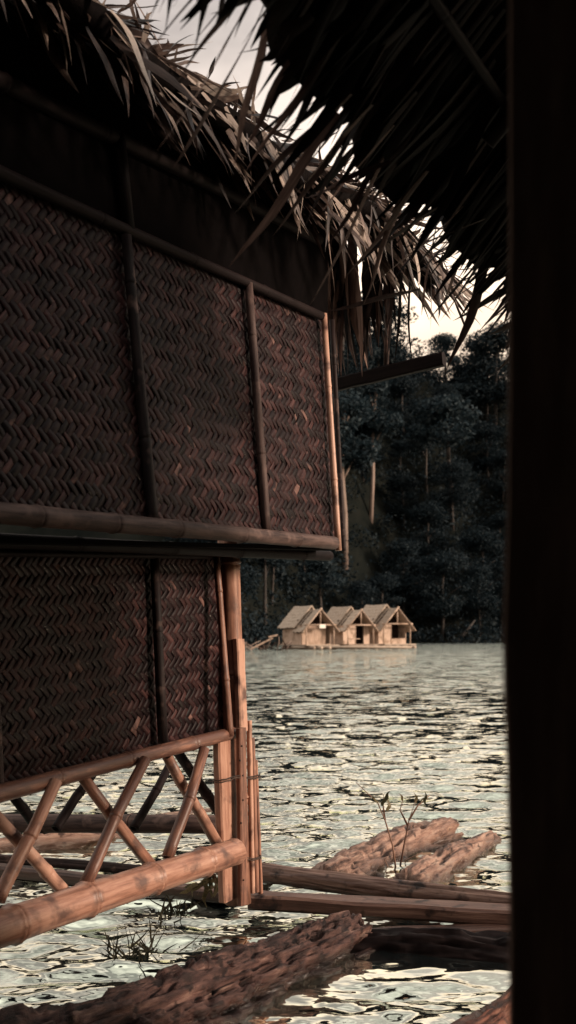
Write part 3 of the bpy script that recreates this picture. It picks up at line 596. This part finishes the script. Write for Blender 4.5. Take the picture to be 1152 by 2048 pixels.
plank('sawn plank running right from the foot of the corner post', Wz(503, 1800, .09), Wz(1120, 1836, .09), .17, .085, U, M_PLANK)
plank('pale topped plank passing behind the crossed poles to the corner post', Wz(-250, 1712, .05), Wz(470, 1795, .05), .10, .08, U, M_PLANK)
plank('thin dark board lying just over the water below the other planks', Wz(620, 1874, .03), Wz(1090, 1852, .05), .16, .028, Vector((.1, 1, 0)), M_PLANK)

# ------------------------------------------------------------------ twigs and weeds
def twig_plant(name, label, cat, base, stems, mat, leafs, lm, r=.004):
    t = root(name, label, cat, base)
    for pts in stems:
        V, Fc = tube(pts, [r * (1 - .7 * i / (len(pts) - 1)) for i in range(len(pts))], 6); obj('stem', V, Fc, mat, t)
    for p, d, L, w in leafs: inst('leaf', random.choice(lm), leaf_M(p, d, Vector((random.gauss(0, .5), -1, .3)), L, w), t)
    return t
LVW, LVWD = leaf_variants(M_WEED), leaf_variants(M_WEEDD)
D = 7.55
def tp(*pp): return [W(x, y, D + random.uniform(-.05, .05)) for x, y in pp]
stems = [tp((795, 1762), (785, 1690), (770, 1640), (755, 1605), (712, 1565)), tp((795, 1762), (808, 1690), (818, 1640), (832, 1600)), tp((800, 1762), (812, 1720), (845, 1705)), tp((790, 1758), (776, 1735), (768, 1715)), tp((770, 1640), (766, 1610), (768, 1588)), tp((815, 1650), (800, 1620), (806, 1600)),
         tp((870, 1772), (885, 1745), (902, 1712), (900, 1690)), tp((905, 1778), (908, 1750), (910, 1725)), tp((818, 1640), (835, 1612), (860, 1590)), tp((798, 1760), (830, 1735), (860, 1722))]
lf = [(W(766, 1612, D), Vector((.05, 0, 1)), .11, .03), (W(776, 1622, D), Vector((.2, 0, .8)), .09, .03), (W(832, 1606, D), Vector((.2, 0, 1)), .07, .02), (W(850, 1608, D), Vector((.1, 0, 1)), .09, .02), (W(756, 1606, D), Vector((-.3, 0, .6)), .06, .015), (W(842, 1600, D), Vector((.9, 0, .3)), .09, .015), (W(806, 1602, D), Vector((-.2, 0, 1)), .06, .016)]
twig_plant('twig_plant', 'bare twiggy seedling with a few leaves growing on the pale driftwood', 'plant', W(795, 1765, D), stems, M_TWIG, lf, LVW, .008)
V, Fc = log_mesh(W(772, 1748, D), W(812, 1752, D), .05, .05, .6, 3.3, 24, 20, .5); obj('root_clump', V, Fc, M_WEEDD, bpy.data.objects['twig_plant'])
D = 5.9
stems = [tp((415, 1745), (405, 1765), (395, 1790)), tp((425, 1742), (432, 1760), (428, 1785)), tp((410, 1745), (440, 1750), (455, 1745))]
lf = [(W(400 + random.uniform(-5, 45), 1745 + random.uniform(0, 25), D), Vector((random.gauss(0, .7), 0, -.6)), random.uniform(.06, .13), .026) for i in range(16)]
twig_plant('hanging_weed', 'small green weed drooping below the right end of the thick bamboo rail', 'plant', W(420, 1748, D), stems, M_TWIG, lf, LVW)
def reeds(label, cx, cy, sx, n):
    base = Wz(cx, cy, 0); t = root('water_weed', label, 'plant', base)
    for i in range(n):
        p = base + Vector((random.gauss(0, sx), random.gauss(0, sx * 1.6), -.02)); inst('leaf', random.choice(LVWD), leaf_M(p, Vector((random.gauss(0, .7), random.gauss(0, .4), random.uniform(.3, 1))), Vector((random.gauss(0, .5), -1, 0)), random.uniform(.06, .2), random.uniform(.005, .013)), t)
reeds('dark tuft of weed in the water below the thick bamboo rail', 350, 1830, .07, 46)
reeds('low dark weed against the edge of the big driftwood log', 275, 1912, .07, 50)

# ------------------------------------------------------------------ far huts on their raft
def far_hut(label, loc, sc, phi, gap, lean):
    t = root('floating_hut', label, 'hut', loc, 'three thatched huts on the far raft')
    c, s = math.cos(phi), math.sin(phi); fx = Vector((s, -c, 0)); ly = Vector((c, s, 0))      # fx: front, ly: to the right along the front
    def P(x, y, z): return Vector(loc) + (fx * x + ly * y + UP * z) * sc
    Wd, Ln, H, RH = 3.3, 4.2, 1.95, 3.75; w2 = Wd / 2
    def panel(nm, q, mat, th=.06, parent=t, **k): 
        return slab(nm, q, th * sc, mat, parent)
    panel('side_wall', [P(-Ln, -w2, 0), P(0, -w2, 0), P(0, -w2, H), P(-Ln, -w2, H)], M_HUTW)
    panel('side_wall', [P(0, w2, 0), P(-Ln, w2, 0), P(-Ln, w2, H), P(0, w2, H)], M_HUTW)
    panel('back_wall', [P(-Ln, w2, 0), P(-Ln, -w2, 0), P(-Ln, -w2, H), P(-Ln, w2, H)], M_HUTW)
    g0, g1, gb = gap
    fl = panel('front_wall', [P(0, -w2, 0), P(0, g0, 0), P(0, g0, H), P(0, -w2, H)], M_HUTW)
    if g1 < w2 - .05: panel('front_wall', [P(0, g1, 0), P(0, w2, 0), P(0, w2, H), P(0, g1, H)], M_HUTW)
    if gb > 0: panel('front_wall', [P(0, g0, 0), P(0, g1, 0), P(0, g1, gb), P(0, g0, gb)], M_HUTW)
    panel('room_partition', [P(-1.2, -w2 + .1, 0), P(-1.2, w2 - .1, 0), P(-1.2, w2 - .1, H + .6), P(-1.2, -w2 + .1, H + .6)], M_HUTD)
    panel('gable', [P(-.5, -w2, H), P(-.5, w2, H), P(-.5, .12, RH - .2), P(-.5, -.12, RH - .2)], M_HUTD)
    ov = .45
    def roof_side(sg, x0, x1, dz, nm):
        rk = (RH - H) / w2; e_ = w2 + ov; q = [P(x0, sg * e_, H - ov * rk + dz), P(x1, sg * e_, H - ov * rk + dz), P(x1, 0, RH + dz), P(x0, 0, RH + dz)]
        if sg > 0: q = [q[1], q[0], q[3], q[2]]
        V, Fc = [], []; nu, nv = 10, 14
        n = (q[1] - q[0]).cross(q[3] - q[0]).normalized()
        for i in range(nv + 1):
            for j in range(nu + 1):
                a, b = i / nv, j / nu; p = q[0].lerp(q[1], b).lerp(q[3].lerp(q[2], b), a)
                p += n * (-.0 + .05 * ((i * .5) % 1) + random.gauss(0, .02)) * sc + UP * (-.12 * math.sin(math.pi * b) * sc * .5) + (UP * random.gauss(0, .04) * sc if i == 0 else Vector())
                V.append(p)
        m0 = len(V); V += [v - n * .12 * sc for v in V]
        w_ = nu + 1
        for i in range(nv):
            for j in range(nu): a = i * w_ + j; Fc += [(a, a + 1, a + w_ + 1, a + w_), (m0 + a + w_, m0 + a + w_ + 1, m0 + a + 1, m0 + a)]
        for j in range(nu): Fc += [(j + 1, j, m0 + j, m0 + j + 1), (nv * w_ + j, nv * w_ + j + 1, m0 + nv * w_ + j + 1, m0 + nv * w_ + j)]
        for i in range(nv): Fc += [(i * w_, (i + 1) * w_, m0 + (i + 1) * w_, m0 + i * w_), ((i + 1) * w_ + nu, i * w_ + nu, m0 + i * w_ + nu, m0 + (i + 1) * w_ + nu)]
        return obj(nm, V, Fc, M_HUTR, t, smooth=False)
    for sg in (-1, 1):
        roof_side(sg, -Ln - .5, -.9, .28, 'main_roof'); roof_side(sg, -1.3, 1.05, -.12, 'porch_roof')
    def stick(nm, a, b, r, mat=M_HUTW): V, Fc = tube([P(*a), P(*b)], [r * sc, r * sc], 8); return obj(nm, V, Fc, mat, t)
    rk = (RH - H) / w2
    for sg in (-1, 1): stick('barge_pole', (1.1, sg * (w2 + ov + .05), H - ov * rk - .15), (1.1, -sg * .1, RH - .05), .06)
    stick('tie_pole', (.95, -w2 - .2, H + .05), (.95, w2 + .2, H + .05), .075); stick('king_post', (.95, 0, H), (.95, 0, RH - .3), .06)
    for y in (-w2 + .05, w2 - .05): stick('porch_post', (.9, y, 0), (.9, y, H + .05), .06)
    stick('porch_post', (.05, g0, 0), (.05, g0, H), .05); stick('porch_rail', (.9, -w2, .55) if lean else (.05, g0, gb + .02), (.9, g0, .55) if lean else (.05, g1, gb + .02), .04)
    # floor deck with its floats
    V = [P(-Ln - .3, -w2 - .3, -.1), P(1.6, -w2 - .3, -.1), P(1.6, w2 + .2, -.1), P(-Ln - .3, w2 + .2, -.1)]
    slab('deck', V, .10 * sc, M_HUTR, t)
    for y in (-1.4, -.5, .4, 1.3): stick('float_log', (-Ln - .5, y, -.32), (1.9 + random.uniform(-.2, .3), y, -.32), .2, M_HUTR)
    return t, P
PHI = R(27)
h1, P1 = far_hut('leftmost of the three pale thatched huts on the far water, walled front', W(632, 1268, 116) - UP * (CZ - .5), 1.03, PHI, (1.05, 1.65, 0), False)
h2, P2 = far_hut('middle of the three pale thatched huts, dark doorway in its front', W(712, 1268, 121) - UP * (CZ - .5), 1.04, PHI + R(3), (-.1, .95, .0), True)
h3, P3 = far_hut('rightmost and tallest of the three pale thatched huts, wide dark opening', W(784, 1268, 124) - UP * (CZ - .5), 1.12, PHI + R(2), (-.15, 1.65, .5), False)
slab('notice_board', [P1(1.0, -.15, 1.65), P1(1.0, .55, 1.65), P1(1.0, .55, 2.05), P1(1.0, -.15, 2.05)], .05, M_HUTWH, h1)
def raft(label, x0, x1, y, d, n):
    t = root('raft_deck', label, 'raft', W((x0 + x1) / 2, HY, d) - UP * CZ)
    for i in range(n):
        p = W(x0 + random.uniform(-4, 6), HY, d + i * .45) - UP * (CZ - .22); q = W(x1 + random.uniform(-9, 6), HY, d + i * .45) - UP * (CZ - .22)
        V, Fc = tube([p, p.lerp(q, .5) + UP * random.uniform(-.03, .05), q], [.13, .14, .12], 9); obj('float_pole', V, Fc, M_HUTR, t)
raft('pale bamboo raft poles in front of the three far huts', 585, 818, 1298, 114.5, 2)
# heap of branches and a plank at the left of the far huts
hp0 = W(525, HY, 108) - UP * CZ
t = root('branch_heap', 'tangle of branches and a sloping plank left of the far huts', 'debris', hp0)
for i in range(34):
    a = hp0 + Vector((random.gauss(0, 1.2), random.gauss(0, .8), random.uniform(-.1, .3))); b = a + Vector((random.gauss(0, 1), random.gauss(0, .6), random.uniform(.1, 1.3))); V, Fc = tube([a, a.lerp(b, .5) + Vector((random.gauss(0, .15), 0, random.gauss(0, .15))), b], [.07, .05, .02], 6)
    obj('branch', V, Fc, random.choice((M_BARK, M_HUTD, M_HUTD)), t)
bar('plank', hp0 + Vector((-1.2, -.8, .1)), hp0 + Vector((1.0, -.6, 1.2)), .16, .08, UP, M_HUTW, t)
bar('plank', hp0 + Vector((.6, -.8, 1.3)), hp0 + Vector((1.5, -.6, 1.5)), .16, .1, UP, M_HUTW, t)

# ------------------------------------------------------------------ forest
def leaf_cloud(n, clumps, size, up=.4):
    """leaf faces spread through clumps (centre, radii); returns V, F of small bent quads"""
    c = np.array([q[0] for q in clumps]); r = np.array([q[1] for q in clumps]); wts = (r.prod(1)) ** .66; idx = rng.choice(len(clumps), n, p=wts / wts.sum())
    v = rng.normal(size=(n, 3)); v /= np.linalg.norm(v, axis=1)[:, None]; rad = rng.uniform(.55, 1.06, n)[:, None]
    P = c[idx] + v * r[idx] * rad; nn = v * .8 + rng.normal(size=(n, 3)) * .7 + np.array([0, 0, up]); nn /= np.linalg.norm(nn, axis=1)[:, None]
    a = np.cross(nn, rng.normal(size=(n, 3))); a /= np.linalg.norm(a, axis=1)[:, None]; b = np.cross(nn, a)
    s = (size * rng.uniform(.6, 1.5, n))[:, None]
    V = np.stack([P - a * s, P + b * s * .5 - nn * s * .15, P + a * s, P - b * s * .5 - nn * s * .15], 1).reshape(-1, 3)
    Fc = (np.arange(n) * 4)[:, None] + np.arange(4)[None, :]
    return V, Fc
def make_tree(kind, leafm, barkm):
    g = random.Random(kind * 7 + 3); H = 20.0
    hide = root('forest_tree', 'x', 'tree', (0, 0, 0))
    tall = kind in (1, 3); cb = .62 if tall else .32
    clumps = []
    nC = 13 if tall else 24
    for i in range(nC):
        a = g.uniform(0, 6.28); f = g.random(); z = H * (cb + (1 - cb) * f * .92); rr = (3.2 if tall else 4.6) * math.sin(math.pi * (.18 + .75 * f)) * g.uniform(.3, 1)
        s = g.uniform(1.2, 2.4) * (1 if tall else 1.2); clumps.append(((rr * math.cos(a), rr * math.sin(a), z), (s * 1.25, s * 1.25, s * .8)))
    pts = [Vector((0, 0, -3)), Vector((.1, 0, H * .3)), Vector((-.2, .1, H * .6)), Vector((.1, 0, H * .93))]
    V, Fc = tube(pts, [.38, .27, .22, .08], 8)
    tr = obj('trunk', V, Fc, barkm, hide)
    for c in clumps[:7]:
        q = Vector(c[0]); p = Vector((0, 0, max(H * cb * .8, q.z - 3))); V, Fc = tube([p, p.lerp(q, .5) + UP * .3, q], [.12, .09, .04], 5); obj('limb', V, Fc, barkm, tr)
    V, Fc = leaf_cloud(5200 if not tall else 3200, clumps, .30)
    obj('crown', V, Fc, leafm, hide, smooth=False)
    return hide
kinds = [make_tree(0, M_LEAF, M_BARKD), make_tree(1, M_LEAF2, M_BARK), make_tree(2, M_LEAF, M_BARKD), make_tree(3, M_LEAF2, M_BARKD), make_tree(4, M_LEAF3, M_BARKD)]
used = [False] * 5
def tree(kind, p, s, label, group=None, wide=1.0):
    o = copy_tree(kinds[kind]); o.location = p; o.scale = (s * wide, s * wide, s); o.rotation_euler = (random.gauss(0, .03), random.gauss(0, .03), random.uniform(0, 6.28))
    o['label'] = label
    if group: o['group'] = group
    return o
def on_hill(px, d): x = (px - 576) / F * d; return Vector((x, d, hill_z(x, d)))
def hill_hit(px, py):
    d = 130.0
    while d < 330 and hill_z((px - 576) / F * d, d) < CZ + (HY - py) / F * d: d += .5
    return d
def tree_px(kind, px, ytop, ybase, d, label, wide=1.0):
    """a tree rooted where the ray through its foot meets the hillside, as tall as its top shows"""
    d = min(d, hill_hit(px, ybase)); x = (px - 576) / F * d; z0 = min(hill_z(x, d), CZ + (HY - ybase) / F * d); z1 = CZ + (HY - ytop) / F * d
    return tree(kind, Vector((x, d, z0 - .5)), (z1 - z0 + .5) / 20.0, label, None, wide)
tree_px(1, 741, 745, 1035, 330, 'tall forest tree with the brightest bare pale trunk, above the middle far hut', 1.0)
tree_px(3, 903, 795, 1050, 330, 'rounded grey-green crown on a slender trunk, right of centre on the hillside', 1.25)
tree_px(1, 690, 780, 1130, 330, 'grey-green tree right beside the edge of the upper woven panel', 1.1)
tree_px(2, 760, 580, 830, 330, 'tall tree on the skyline behind the hanging leaf strips', 1.1)
tree_px(0, 690, 600, 850, 330, 'skyline tree nearest to the woven panel, speckled with sky', 1.1)
tree_px(3, 893, 668, 800, 330, 'small round skyline tree in the gap of sky', 1.2)
tree_px(0, 990, 648, 860, 330, 'skyline tree touching the dark right post', 1.2)
tree_px(2, 945, 672, 830, 330, 'skyline tree between the long hanging leaf tip and the dark right post', 1.0)
PT = (741, hill_hit(741, 1035))
LBL = 'dark leafy tree in the dense forest on the hillside across the lake'
rt = random.Random(21); cnt = 0; pos = []
for tr_ in range(4000):
    d = rt.uniform(150, 290); px = rt.uniform(380, 1130); x = (px - 576) / F * d
    if d < shore(x) + 2: continue
    z = hill_z(x, d)
    sz = rt.uniform(.45, .85)
    if 800 < px < 905 and z + sz * 21 > (HY - 725) / F * d: continue
    if px > 905 and z + sz * 20 > (HY - 660) / F * d: continue
    if abs(px - PT[0]) < 46 and d < PT[1] + 2 and HY - (z + sz * 20) / d * F < 1015: continue
    if any((x - a) ** 2 + (d - b) ** 2 < 7.2 ** 2 for a, b in pos): continue
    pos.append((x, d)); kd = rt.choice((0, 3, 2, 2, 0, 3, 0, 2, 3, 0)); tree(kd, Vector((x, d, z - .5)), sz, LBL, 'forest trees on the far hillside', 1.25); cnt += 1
    if cnt >= 190: break
for kd in kinds:
    for ch in list(kd.children_recursive): bpy.data.objects.remove(ch)
    bpy.data.objects.remove(kd)
# undergrowth, one mass
cl = []
for i in range(3600):
    px = random.uniform(330, 1180); d = random.uniform(145, 300); x = (px - 576) / F * d
    if d < shore(x) - .5: continue
    z = hill_z(x, d)
    s = random.uniform(1.2, 2.6)
    if abs(px - PT[0]) < 30 and d < PT[1] + 2 and HY - (z + s * 1.4) / d * F < 1000: continue
    cl.append(((x, d, z + s * .4), (s * 1.5, s * 1.5, s)))
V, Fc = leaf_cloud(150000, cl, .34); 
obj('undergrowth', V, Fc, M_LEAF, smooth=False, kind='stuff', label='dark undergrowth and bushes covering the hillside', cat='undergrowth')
b0 = Wz(918, 1284, 0); b0 = W(918, 1276, 196)
V, Fc = tube([W(915, 1283, 196), W(933, 1262, 197), W(950, 1240, 198)], [.35, .28, .15], 7)
obj('fallen_branch', V, Fc, M_BARKD, label='leaning branch on the shore right of the far huts', cat='branch')
print('TREES', cnt)
